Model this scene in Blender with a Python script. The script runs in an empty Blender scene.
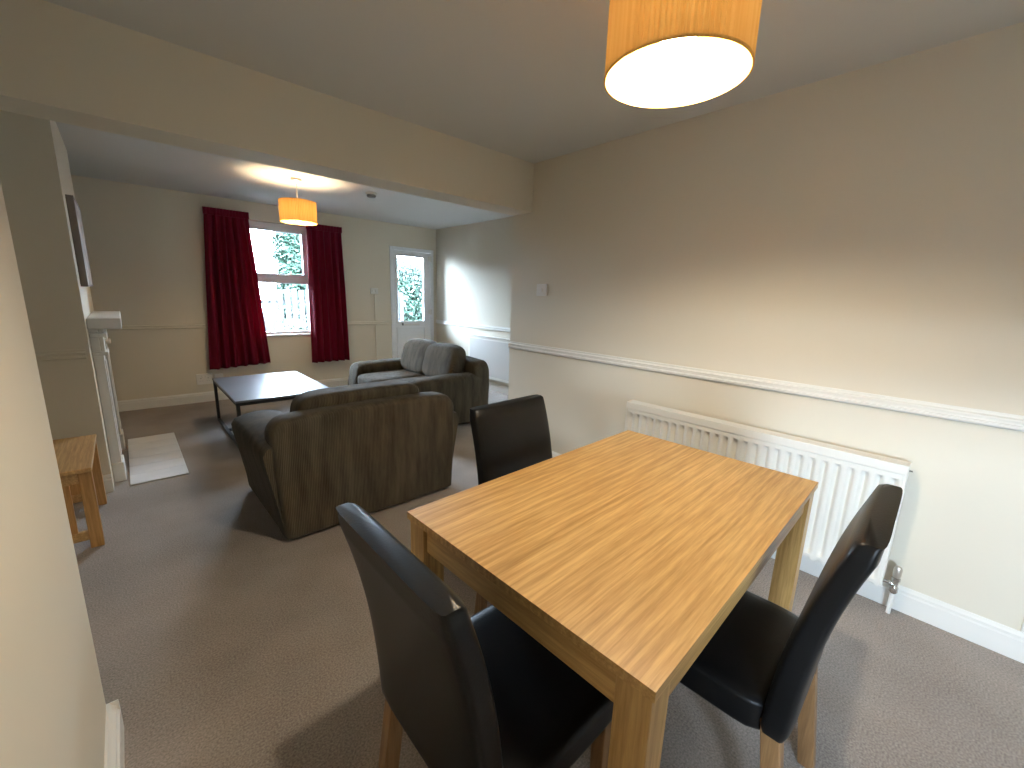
import bpy, bmesh, math, random
from mathutils import Vector, Matrix
random.seed(7)
SC = bpy.context.scene
COL = SC.collection
PI = math.pi

# ------------------------------------------------------------------ camera
F_PX, YAW, PITCH, ROLL = 419.96, 0.746, 0.2051, 0.0319
CAM = Vector((-2.5171, 0.0, 1.3727))
fw = Vector((math.sin(YAW) * math.cos(PITCH), math.cos(YAW) * math.cos(PITCH), -math.sin(PITCH)))
rt = Vector((math.cos(YAW), -math.sin(YAW), 0.0))
up = rt.cross(fw)
r2 = rt * math.cos(ROLL) + up * math.sin(ROLL)
u2 = -rt * math.sin(ROLL) + up * math.cos(ROLL)
cd = bpy.data.cameras.new('camera')
cd.sensor_fit = 'HORIZONTAL'; cd.sensor_width = 36.0; cd.lens = F_PX / 1024 * 36.0
cd.clip_start = 0.02; cd.clip_end = 200
cam = bpy.data.objects.new('camera', cd); COL.objects.link(cam)
m = Matrix((r2, u2, -fw)).transposed().to_4x4(); m.translation = CAM
cam.matrix_world = m
SC.camera = cam

# ------------------------------------------------------------------ world (even overcast sky), portals, exposure
SKY = 124.0
w = bpy.data.worlds.new('overcast_sky'); SC.world = w; w.use_nodes = True
bg = w.node_tree.nodes['Background']
bg.inputs[0].default_value = (0.62, 0.80, 1.0, 1); bg.inputs[1].default_value = SKY
def portal(name, loc, rot, sx, sy):
    l = bpy.data.lights.new(name, 'AREA'); l.shape = 'RECTANGLE'; l.size = sx; l.size_y = sy
    l.cycles.is_portal = True
    o = bpy.data.objects.new(name, l); COL.objects.link(o); o.location = loc; o.rotation_euler = rot
portal('portal_front_window', (-0.96, 6.40, 1.48), (-PI / 2, 0, 0), 0.9, 1.5)
portal('portal_front_door', (0.94, 6.40, 1.44), (-PI / 2, 0, 0), 0.7, 1.2)
portal('portal_side_window', (-2.90, -0.95, 0.915), (0, -PI / 2, 0), 0.72, 0.80)
vs = SC.view_settings
vs.view_transform = 'Standard'; vs.look = 'None'; vs.gamma = 1.0; vs.use_curve_mapping = False
vs.exposure = 0.0
LAMP_BULB, FAR_BULB = 920.0, 400.0   # radiance of the two lit bulbs

# ------------------------------------------------------------------ materials
MATS = {}
def nodes_of(name):
    m = bpy.data.materials.new(name); m.use_nodes = True
    nt = m.node_tree; b = nt.nodes['Principled BSDF']
    MATS[name] = m
    return m, nt, b
def coords(nt, scale=(1, 1, 1), kind='Object', rot=(0, 0, 0)):
    tc = nt.nodes.new('ShaderNodeTexCoord'); mp = nt.nodes.new('ShaderNodeMapping')
    mp.inputs['Scale'].default_value = scale; mp.inputs['Rotation'].default_value = rot
    nt.links.new(tc.outputs[kind], mp.inputs[0]); return mp.outputs[0]
def noise(nt, vec, scale, detail=3, rough=0.5):
    n = nt.nodes.new('ShaderNodeTexNoise'); n.inputs['Scale'].default_value = scale
    n.inputs['Detail'].default_value = detail; n.inputs['Roughness'].default_value = rough
    nt.links.new(vec, n.inputs['Vector']); return n.outputs['Fac']
def ramp(nt, fac, c0, c1, p0=0.3, p1=0.7):
    r = nt.nodes.new('ShaderNodeValToRGB')
    r.color_ramp.elements[0].color = (*c0, 1); r.color_ramp.elements[1].color = (*c1, 1)
    r.color_ramp.elements[0].position = p0; r.color_ramp.elements[1].position = p1
    nt.links.new(fac, r.inputs[0]); return r.outputs[0]
def bump(nt, b, h, strength, dist=0.002):
    n = nt.nodes.new('ShaderNodeBump'); n.inputs['Strength'].default_value = strength
    n.inputs['Distance'].default_value = dist
    nt.links.new(h, n.inputs['Height']); nt.links.new(n.outputs[0], b.inputs['Normal'])
def mat(name, c, rough=0.6, var=0.06, vscale=3.0, bscale=0, bstr=0.2, metal=0.0, spec=0.5, sheen=0.0, kind='Object'):
    m, nt, b = nodes_of(name)
    v = coords(nt, kind=kind)
    f = noise(nt, v, vscale)
    c0 = tuple(x * (1 - var) for x in c); c1 = tuple(min(1, x * (1 + var)) for x in c)
    nt.links.new(ramp(nt, f, c0, c1), b.inputs['Base Color'])
    b.inputs['Roughness'].default_value = rough; b.inputs['Metallic'].default_value = metal
    b.inputs['Specular IOR Level'].default_value = spec
    if sheen: b.inputs['Sheen Weight'].default_value = sheen
    if bscale: bump(nt, b, noise(nt, v, bscale), bstr)
    return m
WALL = mat('magnolia_wall_paint', (0.73, 0.67, 0.555), 0.7, 0.015, 1.2, 60, 0.06, spec=0.25)
CEIL = mat('white_ceiling_paint', (0.68, 0.67, 0.64), 0.8, 0.015, 1.0, 60, 0.05, spec=0.2)
TRIM = mat('white_gloss_trim', (0.80, 0.78, 0.73), 0.35, 0.02, 3)
UPVC = mat('white_upvc', (0.88, 0.89, 0.91), 0.3, 0.01, 3)
RADM = mat('radiator_enamel', (0.82, 0.80, 0.74), 0.35, 0.01, 3)
PLAS = mat('white_plastic', (0.80, 0.78, 0.73), 0.4, 0.01, 3)
GREYP = mat('grey_plastic', (0.25, 0.24, 0.23), 0.5, 0.03, 5)
CHROME = mat('satin_chrome', (0.55, 0.53, 0.50), 0.25, 0.05, 20, metal=1.0)
BLACKM = mat('black_metal', (0.015, 0.015, 0.017), 0.45, 0.1, 10)
SURR = mat('white_painted_wood', (0.80, 0.78, 0.74), 0.4, 0.02, 3)
IRON = mat('cast_iron', (0.02, 0.02, 0.02), 0.55, 0.2, 12, 80, 0.3)
TILE = mat('pale_glazed_tile', (0.82, 0.82, 0.84), 0.28, 0.05, 5)
GROUT = mat('tile_grout', (0.42, 0.42, 0.42), 0.9, 0.05, 20)
# carpet
m, nt, b = nodes_of('taupe_carpet'); CARPET = m
v = coords(nt)
f1 = noise(nt, v, 1.6, 4); f2 = noise(nt, v, 160, 2)
mx = nt.nodes.new('ShaderNodeMath'); mx.operation = 'MULTIPLY_ADD'; mx.inputs[1].default_value = 0.45
nt.links.new(f1, mx.inputs[0]); 
m2 = nt.nodes.new('ShaderNodeMath'); m2.operation = 'MULTIPLY'; m2.inputs[1].default_value = 0.55
nt.links.new(f2, m2.inputs[0]); nt.links.new(m2.outputs[0], mx.inputs[2])
nt.links.new(ramp(nt, mx.outputs[0], (0.160, 0.132, 0.112), (0.410, 0.350, 0.312), 0.34, 0.68), b.inputs['Base Color'])
b.inputs['Roughness'].default_value = 0.95; b.inputs['Specular IOR Level'].default_value = 0.1
b.inputs['Sheen Weight'].default_value = 0.25
bump(nt, b, f2, 0.6, 0.004)
# oak
def oak(name, c0, c1, axis='X', rough=0.38):
    m, nt, b = nodes_of(name)
    oi = nt.nodes.new('ShaderNodeObjectInfo')
    tc = nt.nodes.new('ShaderNodeTexCoord')
    ad = nt.nodes.new('ShaderNodeVectorMath'); ad.operation = 'MULTIPLY_ADD'
    cb = nt.nodes.new('ShaderNodeCombineXYZ')
    for i in range(3): nt.links.new(oi.outputs['Random'], cb.inputs[i])
    ad.inputs[1].default_value = (7.0, 11.0, 5.0)
    nt.links.new(cb.outputs[0], ad.inputs[0]); nt.links.new(tc.outputs['Object'], ad.inputs[2])
    mp = nt.nodes.new('ShaderNodeMapping')
    s = {'X': (1.4, 24, 24), 'Y': (24, 1.4, 24), 'Z': (24, 24, 1.4)}[axis]
    mp.inputs['Scale'].default_value = s
    nt.links.new(ad.outputs[0], mp.inputs[0])
    g1 = noise(nt, mp.outputs[0], 1.3, 6, 0.62)
    wv = nt.nodes.new('ShaderNodeTexWave'); wv.inputs['Scale'].default_value = 0.5
    wv.bands_direction = 'Y' if axis == 'X' else 'X'
    wv.inputs['Distortion'].default_value = 7.0; wv.inputs['Detail'].default_value = 3; wv.inputs['Detail Scale'].default_value = 1.2
    nt.links.new(mp.outputs[0], wv.inputs['Vector'])
    g3 = noise(nt, mp.outputs[0], 9, 3, 0.6)
    a = nt.nodes.new('ShaderNodeMath'); a.operation = 'MULTIPLY_ADD'; a.inputs[1].default_value = 0.55
    nt.links.new(g1, a.inputs[0])
    a2 = nt.nodes.new('ShaderNodeMath'); a2.operation = 'MULTIPLY_ADD'; a2.inputs[1].default_value = 0.12
    nt.links.new(wv.outputs['Fac'], a2.inputs[0])
    a3 = nt.nodes.new('ShaderNodeMath'); a3.operation = 'MULTIPLY_ADD'; a3.inputs[1].default_value = 0.34; a3.inputs[2].default_value = 0.0
    nt.links.new(g3, a3.inputs[0]); nt.links.new(a3.outputs[0], a2.inputs[2]); nt.links.new(a2.outputs[0], a.inputs[2])
    a4 = nt.nodes.new('ShaderNodeMath'); a4.operation = 'MULTIPLY_ADD'; a4.inputs[1].default_value = 0.08
    nt.links.new(oi.outputs['Random'], a4.inputs[0]); nt.links.new(a.outputs[0], a4.inputs[2])
    mp2 = nt.nodes.new('ShaderNodeMapping'); mp2.inputs['Scale'].default_value = {'X': (7, 130, 130), 'Y': (130, 7, 130), 'Z': (130, 130, 7)}[axis]
    nt.links.new(ad.outputs[0], mp2.inputs[0])
    fl = noise(nt, mp2.outputs[0], 1.0, 2, 0.5)
    base = ramp(nt, a4.outputs[0], c0, c1, 0.34, 0.66)
    dk = nt.nodes.new('ShaderNodeMix'); dk.data_type = 'RGBA'; dk.blend_type = 'MULTIPLY'; dk.inputs[0].default_value = 0.40
    nt.links.new(base, dk.inputs[6]); nt.links.new(ramp(nt, fl, (0.62, 0.55, 0.45), (1.12, 1.14, 1.18), 0.36, 0.62), dk.inputs[7])
    nt.links.new(dk.outputs[2], b.inputs['Base Color'])
    b.inputs['Roughness'].default_value = rough
    bump(nt, b, g3, 0.12, 0.001)
    return m
OAKX = oak('oak_grain_lengthwise', (0.36, 0.195, 0.055), (0.60, 0.37, 0.14), 'X')
OAKY = oak('oak_grain_crosswise', (0.36, 0.195, 0.055), (0.60, 0.37, 0.14), 'Y')
OAKZ = oak('oak_grain_upright', (0.36, 0.195, 0.055), (0.60, 0.37, 0.14), 'Z')
LEGW = oak('chair_leg_wood', (0.17, 0.085, 0.034), (0.30, 0.165, 0.07), 'Z', 0.4)
PINEX = oak('side_table_wood_top', (0.42, 0.235, 0.085), (0.60, 0.37, 0.15), 'Y', 0.45)
PINEZ = oak('side_table_wood_upright', (0.40, 0.20, 0.06), (0.56, 0.31, 0.11), 'Z', 0.45)
# leather
m, nt, b = nodes_of('black_leather'); LEATHER = m
v = coords(nt)
nt.links.new(ramp(nt, noise(nt, v, 9), (0.005, 0.005, 0.005), (0.008, 0.0075, 0.0075)), b.inputs['Base Color'])
b.inputs['Roughness'].default_value = 0.34; b.inputs['Specular IOR Level'].default_value = 0.20
bump(nt, b, noise(nt, v, 190, 3), 0.18, 0.0015)
# sofa corduroy
m, nt, b = nodes_of('brown_corduroy'); CORD = m
v = coords(nt, rot=(0, 0, PI / 4))
wv = nt.nodes.new('ShaderNodeTexWave'); wv.bands_direction = 'X'; wv.inputs['Scale'].default_value = 50.0
wv.inputs['Distortion'].default_value = 0.8; wv.inputs['Detail'].default_value = 1.0; wv.inputs['Detail Scale'].default_value = 0.6
nt.links.new(v, wv.inputs['Vector'])
vb = coords(nt, (9.0, 9.0, 1.5))
f = noise(nt, vb, 1.6, 4, 0.6)
a = nt.nodes.new('ShaderNodeMath'); a.operation = 'MULTIPLY_ADD'; a.inputs[1].default_value = 0.26
nt.links.new(wv.outputs['Fac'], a.inputs[0])
a2 = nt.nodes.new('ShaderNodeMath'); a2.operation = 'MULTIPLY'; a2.inputs[1].default_value = 0.75
nt.links.new(f, a2.inputs[0]); nt.links.new(a2.outputs[0], a.inputs[2])
nt.links.new(ramp(nt, a.outputs[0], (0.024, 0.0195, 0.0135), (0.108, 0.090, 0.065), 0.25, 0.75), b.inputs['Base Color'])
b.inputs['Roughness'].default_value = 0.8; b.inputs['Sheen Weight'].default_value = 0.05; b.inputs['Sheen Roughness'].default_value = 0.4
b.inputs['Specular IOR Level'].default_value = 0.08
bump(nt, b, wv.outputs['Fac'], 0.5, 0.004)
# curtain
m, nt, b = nodes_of('burgundy_curtain_cloth'); CURT = m
v = coords(nt, (60, 60, 4)); f = noise(nt, v, 2.0, 3)
nt.links.new(ramp(nt, f, (0.13, 0.003, 0.017), (0.20, 0.006, 0.030)), b.inputs['Base Color'])
b.inputs['Roughness'].default_value = 0.6; b.inputs['Specular IOR Level'].default_value = 0.2
tr = nt.nodes.new('ShaderNodeBsdfTranslucent'); tr.inputs[0].default_value = (0.40, 0.015, 0.06, 1)
mxs = nt.nodes.new('ShaderNodeMixShader'); mxs.inputs[0].default_value = 0.22
nt.links.new(b.outputs[0], mxs.inputs[1]); nt.links.new(tr.outputs[0], mxs.inputs[2])
nt.links.new(mxs.outputs[0], nt.nodes['Material Output'].inputs[0])
# coffee table top: dark high gloss
m, nt, b = nodes_of('grey_gloss_top'); COFTOP = m
v = coords(nt); nt.links.new(ramp(nt, noise(nt, v, 3), (0.13, 0.137, 0.155), (0.16, 0.167, 0.185)), b.inputs['Base Color'])
b.inputs['Roughness'].default_value = 0.30; b.inputs['Coat Weight'].default_value = 0.25; b.inputs['Coat Roughness'].default_value = 0.3
b.inputs['Specular IOR Level'].default_value = 0.5
# window glass
m, nt, b = nodes_of('window_glass'); GLASS = m
tp = nt.nodes.new('ShaderNodeBsdfTransparent'); gl = nt.nodes.new('ShaderNodeBsdfGlossy'); gl.inputs['Roughness'].default_value = 0.02
fr = nt.nodes.new('ShaderNodeFresnel'); fr.inputs[0].default_value = 1.35
mxs = nt.nodes.new('ShaderNodeMixShader')
nt.links.new(fr.outputs[0], mxs.inputs[0]); nt.links.new(tp.outputs[0], mxs.inputs[1]); nt.links.new(gl.outputs[0], mxs.inputs[2])
nt.links.new(mxs.outputs[0], nt.nodes['Material Output'].inputs[0])
# lamp shades: pleated amber cloth, lets a little of the bulb's light through
def shade_mat(name, thru):
    m, nt, b = nodes_of(name)
    v = coords(nt, (40, 40, 1)); f = noise(nt, v, 2.0, 2)
    cc = ramp(nt, f, (0.84, 0.44, 0.115), (0.92, 0.53, 0.16))
    df = nt.nodes.new('ShaderNodeBsdfDiffuse'); tr = nt.nodes.new('ShaderNodeBsdfTranslucent')
    nt.links.new(cc, df.inputs[0]); nt.links.new(cc, tr.inputs[0])
    mxs = nt.nodes.new('ShaderNodeMixShader'); mxs.inputs[0].default_value = thru
    nt.links.new(df.outputs[0], mxs.inputs[1]); nt.links.new(tr.outputs[0], mxs.inputs[2])
    nt.links.new(mxs.outputs[0], nt.nodes['Material Output'].inputs[0]); return m
SHADE = shade_mat('amber_pleated_shade', 0.010)
SHADE2 = shade_mat('amber_small_shade', 0.040)
def emit(name, c, s):
    m, nt, b = nodes_of(name)
    e = nt.nodes.new('ShaderNodeEmission'); e.inputs[0].default_value = (*c, 1); e.inputs[1].default_value = s
    nt.links.new(e.outputs[0], nt.nodes['Material Output'].inputs[0]); return m
BULB1 = emit('lit_bulb_glass', (1.0, 0.90, 0.71), LAMP_BULB)
BULB2 = emit('lit_far_bulb_glass', (1.0, 0.80, 0.50), FAR_BULB)
# picture
m, nt, b = nodes_of('muted_canvas_print'); CANVAS = m
v = coords(nt, (3, 3, 3)); f = noise(nt, v, 2.2, 5)
nt.links.new(ramp(nt, f, (0.30, 0.27, 0.24), (0.62, 0.58, 0.53), 0.35, 0.6), b.inputs['Base Color']); b.inputs['Roughness'].default_value = 0.7
# outdoors
LEAF = mat('hedge_leaves', (0.0075, 0.026, 0.0135), 0.6, 0.35, 2.2)
LEAF2 = mat('shrub_leaves', (0.007, 0.016, 0.005), 0.6, 0.5, 5)
TWIG = mat('reddish_stems', (0.018, 0.007, 0.008), 0.7, 0.2, 5)
FENCE = mat('weathered_fence_board', (0.012, 0.012, 0.0125), 0.8, 0.2, 6)
PAVE = mat('grey_paving', (0.05, 0.052, 0.055), 0.8, 0.15, 2)
RENDER_W = mat('white_render', (0.06, 0.058, 0.058), 0.8, 0.05, 2)
ROOFM = mat('slate_roof', (0.03, 0.022, 0.022), 0.7, 0.15, 4)

# ------------------------------------------------------------------ helpers
def link(o): COL.objects.link(o); return o
def thing(name, label, cat, loc=(0, 0, 0), rz=0.0, group=None):
    o = bpy.data.objects.new(name, None); link(o); o.empty_display_size = 0.1
    o.location = loc; o.rotation_euler = (0, 0, rz)
    o['label'] = label; o['category'] = cat
    if group: o['group'] = group
    return o
def tag(o, label, cat, group=None):
    o['label'] = label; o['category'] = cat
    if group: o['group'] = group
    return o
def obj(name, bm, material, parent=None, smooth=False, loc=None, auto=None):
    bmesh.ops.recalc_face_normals(bm, faces=bm.faces[:])
    me = bpy.data.meshes.new(name); bm.to_mesh(me); bm.free()
    mats = material if isinstance(material, (list, tuple)) else [material]
    for mm in mats: me.materials.append(mm)
    if smooth:
        for p in me.polygons: p.use_smooth = True
        if auto is not None:
            me.set_sharp_from_angle(angle=math.radians(auto))
    o = bpy.data.objects.new(name, me); link(o)
    if parent: o.parent = parent
    if loc: o.location = loc
    return o
def struct(name, bm, material, parent=None, label=None, **k):
    o = obj(name, bm, material, parent, **k)
    if not parent: o['kind'] = 'structure'
    if label: o['label'] = label
    return o
def box(bm, x0, x1, y0, y1, z0, z1, bev=0.0, seg=2, mi=0):
    vs = [bm.verts.new((x, y, z)) for z in (z0, z1) for y in (y0, y1) for x in (x0, x1)]
    fs = [bm.faces.new([vs[i] for i in q]) for q in ((0, 2, 3, 1), (4, 5, 7, 6), (0, 1, 5, 4), (2, 6, 7, 3), (0, 4, 6, 2), (1, 3, 7, 5))]
    for f in fs: f.material_index = mi
    if bev:
        es = set(e for f in fs for e in f.edges)
        bmesh.ops.bevel(bm, geom=list(es), offset=bev, segments=seg, profile=0.5, affect='EDGES')
    return vs
def B(*a, **k):
    bm = bmesh.new(); box(bm, *a, **k); return bm
def ring_loft(bm, rings, cap=True, closed=True):
    vr = [[bm.verts.new(p) for p in r] for r in rings]
    n = len(vr[0])
    for a, c in zip(vr[:-1], vr[1:]):
        for i in range(n if closed else n - 1):
            j = (i + 1) % n
            bm.faces.new((a[i], a[j], c[j], c[i]))
    if cap and closed:
        bm.faces.new(list(reversed(vr[0]))); bm.faces.new(vr[-1])
    return vr
def lathe(bm, prof, n=32, c=(0, 0, 0), axis='Z'):
    rings = []
    for r, h in prof:
        ring = []
        for i in range(n):
            a = 2 * PI * i / n
            p = (r * math.cos(a), r * math.sin(a), h)
            if axis == 'X': p = (h, r * math.cos(a), r * math.sin(a))
            if axis == 'Y': p = (r * math.cos(a), h, r * math.sin(a))
            ring.append((p[0] + c[0], p[1] + c[1], p[2] + c[2]))
        rings.append(ring)
    return ring_loft(bm, rings)
def tube(bm, pts, r, n=10):
    pts = [Vector(p) for p in pts]
    rings = []
    for i, p in enumerate(pts):
        d = (pts[min(i + 1, len(pts) - 1)] - pts[max(i - 1, 0)]).normalized()
        s = d.cross(Vector((0, 0, 1)) if abs(d.z) < 0.9 else Vector((1, 0, 0))).normalized(); t = d.cross(s)
        rr = r[i] if isinstance(r, (list, tuple)) else r
        rings.append([p + (s * math.cos(2 * PI * k / n) + t * math.sin(2 * PI * k / n)) * rr for k in range(n)])
    return ring_loft(bm, rings)
def cushion(bm, c, s, e=4.0, n=10, warp=None):
    """organic rounded block: cube grid pushed onto a superquadric; s = half sizes"""
    res = bmesh.ops.create_grid  # noqa
    seen = {}
    def V(p):
        k = tuple(round(x, 5) for x in p)
        if k in seen: return seen[k]
        x, y, z = p
        q = (abs(x) ** e + abs(y) ** e + abs(z) ** e) ** (-1.0 / e)
        P = Vector((x * q * s[0], y * q * s[1], z * q * s[2]))
        if warp: P = warp(P, s)
        v = bm.verts.new(P + Vector(c)); seen[k] = v; return v
    def g(i): return math.tan((i / n * 2 - 1) * PI / 4)
    for ax in range(3):
        for sg in (-1, 1):
            for i in range(n):
                for j in range(n):
                    q = []
                    for a, b_ in ((i, j), (i + 1, j), (i + 1, j + 1), (i, j + 1)):
                        p = [0, 0, 0]; p[ax] = sg; p[(ax + 1) % 3] = g(a); p[(ax + 2) % 3] = g(b_)
                        q.append(V(p))
                    bm.faces.new(q)
def profile_run(prof, a, b, nrm):
    """extrude profile [(distance from wall, z)] from a to b along a wall whose inward normal is nrm"""
    bm = bmesh.new(); nrm = Vector(nrm)
    rings = [[Vector((p[0], p[1], 0)) + nrm * d + Vector((0, 0, z)) for d, z in prof] for p in (a, b)]
    ring_loft(bm, rings); return bm
def copy_tree(o, parent=None):
    c = o.copy(); link(c); c.parent = parent
    for ch in list(o.children): copy_tree(ch, c)
    return c

# ------------------------------------------------------------------ room shell
XL, XA, XR2 = -2.692, -3.5, 1.40          # near left wall face, alcove wall face, far room right wall face
YN, YB, YE, YM = -1.65, 6.18, 2.77, 2.55  # near wall, window wall, beam far face, beam near face
ZC, ZS = 2.40, 2.038
T = 0.14
struct('floor', B(XA - T, XR2 + T, YN - T, YB + 0.3, -0.08, 0.0), CARPET, label='taupe fitted carpet')
struct('ceiling', B(XA - T, XR2 + T, YN - T, YB + 0.3, ZC, ZC + 0.1), CEIL, label='plain white ceiling')
struct('ceiling_beam', B(XA, 0.0, YM, YE, ZS, ZC), WALL, label='cream boxed beam across the wide opening')
struct('wall_right', B(0, T, YN, YE, 0, ZC), WALL, label='cream dining wall with dado rail')
struct('wall_living_near', B(T, XR2 + T, YE - T, YE, 0, ZC), WALL)
struct('wall_living_right', B(XR2, XR2 + T, YE, YB, 0, ZC), WALL, label='cream living room wall beside the door')
RW = (-1.35, -0.58, 0.58, 1.25)   # side window behind the camera: y0, y1, z0, z1
bm = bmesh.new()
box(bm, XL - T, XL, YN, RW[0], 0, ZC); box(bm, XL - T, XL, RW[1], 1.58, 0, ZC); box(bm, XL - T, XL, RW[0], RW[1], 0, RW[2]); box(bm, XL - T, XL, RW[0], RW[1], RW[3], ZC)
struct('wall_left', bm, WALL, label='cream wall end close to the camera')
struct('wall_alcove_near', B(XA, XL - T, 1.58 - T, 1.58, 0, ZC), WALL)
struct('wall_alcove_left', B(XA - T, XA, 1.58 - T, YB, 0, ZC), WALL)
def wall_with_holes(x0, x1, y0, y1, holes):
    bm = bmesh.new(); x = x0
    for hx0, hx1, hz0, hz1 in sorted(holes):
        box(bm, x, hx0, y0, y1, 0, ZC)
        if hz0 > 0: box(bm, hx0, hx1, y0, y1, 0, hz0)
        box(bm, hx0, hx1, y0, y1, hz1, ZC); x = hx1
    box(bm, x, x1, y0, y1, 0, ZC); return bm
WX0, WX1, WZ0, WZ1 = -1.37, -0.55, 0.765, 2.195
DX0, DX1, DZ1 = 0.575, 1.345, 2.07
struct('wall_back', wall_with_holes(XA - T, XR2 + T, YB, YB + 0.3, [(WX0, WX1, WZ0, WZ1), (DX0, DX1, 0, DZ1)]), WALL, label='cream window wall of the living room')
struct('wall_near', B(XL - T, T, YN - T, YN, 0, ZC), WALL)
# chimney breast with a fire opening
CX, CY0, CY1 = -2.700, 3.75, 5.12
FY0, FY1, FZ = 4.13, 4.63, 0.72
bm = bmesh.new()
box(bm, XA, CX, CY0, FY0, 0, ZC); box(bm, XA, CX, FY1, CY1, 0, ZC); box(bm, XA, CX, FY0, FY1, FZ, ZC); box(bm, XA, CX - 0.3, FY0, FY1, 0, FZ)
struct('wall_chimney_breast', bm, WALL, label='cream chimney breast above the fireplace')

# skirting and dado rails
SK = [(0, 0), (0.018, 0), (0.018, 0.085), (0.014, 0.092), (0.014, 0.104), (0.008, 0.112), (0.004, 0.120), (0, 0.120)]
DD = [(0, 0.925), (0.012, 0.925), (0.022, 0.933), (0.022, 0.943), (0.014, 0.946), (0.014, 0.955), (0.019, 0.958), (0.019, 0.966), (0.008, 0.972), (0.008, 0.985), (0, 0.985)]
def DDs(z): return [(d, h + z) for d, h in DD]
def skirt(name, a, b, n, k=1.0): struct(name, profile_run([(d_ * k, z_) for d_, z_ in SK], a, b, n), TRIM, label=None)
skirt('baseboard_right', (0, YN), (0, YE), (-1, 0, 0))
skirt('baseboard_left', (XL, YN), (XL, 1.58), (1, 0, 0), 1.5)
skirt('baseboard_left_return', (XL + 0.027, 1.58), (XL - T, 1.58), (0, 1, 0))
skirt('baseboard_living_right', (XR2, YE), (XR2, YB), (-1, 0, 0))
skirt('baseboard_back', (XA, YB), (DX0 - 0.0, YB), (0, -1, 0))
skirt('baseboard_chimney', (XA, CY0), (CX, CY0), (0, -1, 0))
skirt('baseboard_alcove', (XA, 1.58), (XA, CY0), (1, 0, 0))
struct('trim_1', profile_run(DD, (0, YN), (0, YE), (-1, 0, 0)), TRIM, label='white dado rail along the dining wall')
struct('trim_2', profile_run(DDs(-0.035), (XR2, YE), (XR2, YB), (-1, 0, 0)), TRIM, label='white dado rail beside the glazed door')
struct('trim_3', profile_run(DDs(-0.035), (XA, YB), (WX0 - 0.02, YB), (0, -1, 0)), WALL, label='cream dado rail left of the window')
struct('trim_4', profile_run(DDs(-0.035), (WX1 + 0.02, YB), (DX0, YB), (0, -1, 0)), WALL, label='cream dado rail between window and door')
struct('trim_5', profile_run(DDs(-0.02), (XA, CY0), (CX - 0.02, CY0), (0, -1, 0)), WALL, label='cream dado rail on the chimney breast side')

# ------------------------------------------------------------------ windows and door
def frame_bm(x0, x1, z0, z1, w, y0, y1, bev=0.006):
    bm = bmesh.new()
    box(bm, x0, x1, y0, y1, z0, z0 + w, bev); box(bm, x0, x1, y0, y1, z1 - w, z1, bev)
    box(bm, x0, x0 + w, y0, y1, z0 + w, z1 - w, bev); box(bm, x1 - w, x1, y0, y1, z0 + w, z1 - w, bev)
    return bm
def make_window(name, x0, x1, z0, z1, y, dirn, ztr):
    """uPVC window: outer frame, transom, opening top light, two panes, inner sill; dirn=+1 outside at +y"""
    o = link(bpy.data.objects.new(name, None)); o['kind'] = 'structure'; o.location = ((x0 + x1) / 2, y, z0)
    cx = (x0 + x1) / 2; hw = (x1 - x0) / 2; H = z1 - z0; zt = ztr - z0
    def yy(a, b): return (min(a * dirn, b * dirn), max(a * dirn, b * dirn))
    a, b_ = yy(0.07, 0.14)
    obj('frame', frame_bm(-hw, hw, 0, H, 0.055, a, b_), UPVC, o)
    obj('transom', B(-hw + 0.055, hw - 0.055, a, b_, zt - 0.035, zt + 0.035, bev=0.006), UPVC, o)
    a2, b2 = yy(0.055, 0.115)
    s = obj('sash', frame_bm(-hw + 0.045, hw - 0.045, zt + 0.03, H - 0.045, 0.055, a2, b2), UPVC, o)
    hb = bmesh.new(); a3, b3 = yy(0.03, 0.055)
    box(hb, -0.012, 0.012, a3, b3, zt + 0.04, zt + 0.075, 0.003); box(hb, -0.012, 0.10, *yy(0.02, 0.034), zt + 0.05, zt + 0.068, 0.004)
    obj('handle', hb, PLAS, s)
    g1, g2 = yy(0.090, 0.096)
    obj('pane', B(-hw + 0.10, hw - 0.10, g1, g2, zt + 0.085, H - 0.10), GLASS, o)
    obj('pane', B(-hw + 0.055, hw - 0.055, *yy(0.10, 0.106), 0.055, zt - 0.035), GLASS, o)
    obj('window_sill', B(-hw, hw, *yy(-0.03, 0.07), 0.0, 0.022, bev=0.006), TRIM, o)
    return o
w1 = make_window('window_1', WX0, WX1, WZ0, WZ1, YB, 1, 1.485); w1['label'] = 'white framed living room window with opening top light'
w2 = make_window('window_2', RW[0], RW[1], RW[2], RW[3], 0, 1, 0.98)
w2.location = (XL, (RW[0] + RW[1]) / 2, RW[2]); w2.rotation_euler = (0, 0, PI / 2)
d = link(bpy.data.objects.new('door_1', None)); d['kind'] = 'structure'; d['label'] = 'white half-glazed front door'
d.location = (DX0, YB, 0); DW = DX1 - DX0
bm = bmesh.new()
box(bm, 0, 0.05, -0.01, 0.08, 0, DZ1, 0.005); box(bm, DW - 0.05, DW, -0.01, 0.08, 0, DZ1, 0.005); box(bm, 0.05, DW - 0.05, -0.01, 0.08, DZ1 - 0.05, DZ1, 0.005)
obj('door_frame', bm, UPVC, d)
gx0, gx1, gz0, gz1 = 0.115, 0.60, 0.925, 1.945
lf = bmesh.new(); L0, L1 = 0.055, DW - 0.055
box(lf, L0, gx0, 0.01, 0.06, 0.02, DZ1 - 0.055); box(lf, gx1, L1, 0.01, 0.06, 0.02, DZ1 - 0.055)
box(lf, gx0, gx1, 0.01, 0.06, 0.02, gz0); box(lf, gx0, gx1, 0.01, 0.06, gz1, DZ1 - 0.055)
leaf = obj('door_leaf', lf, UPVC, d)
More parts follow.
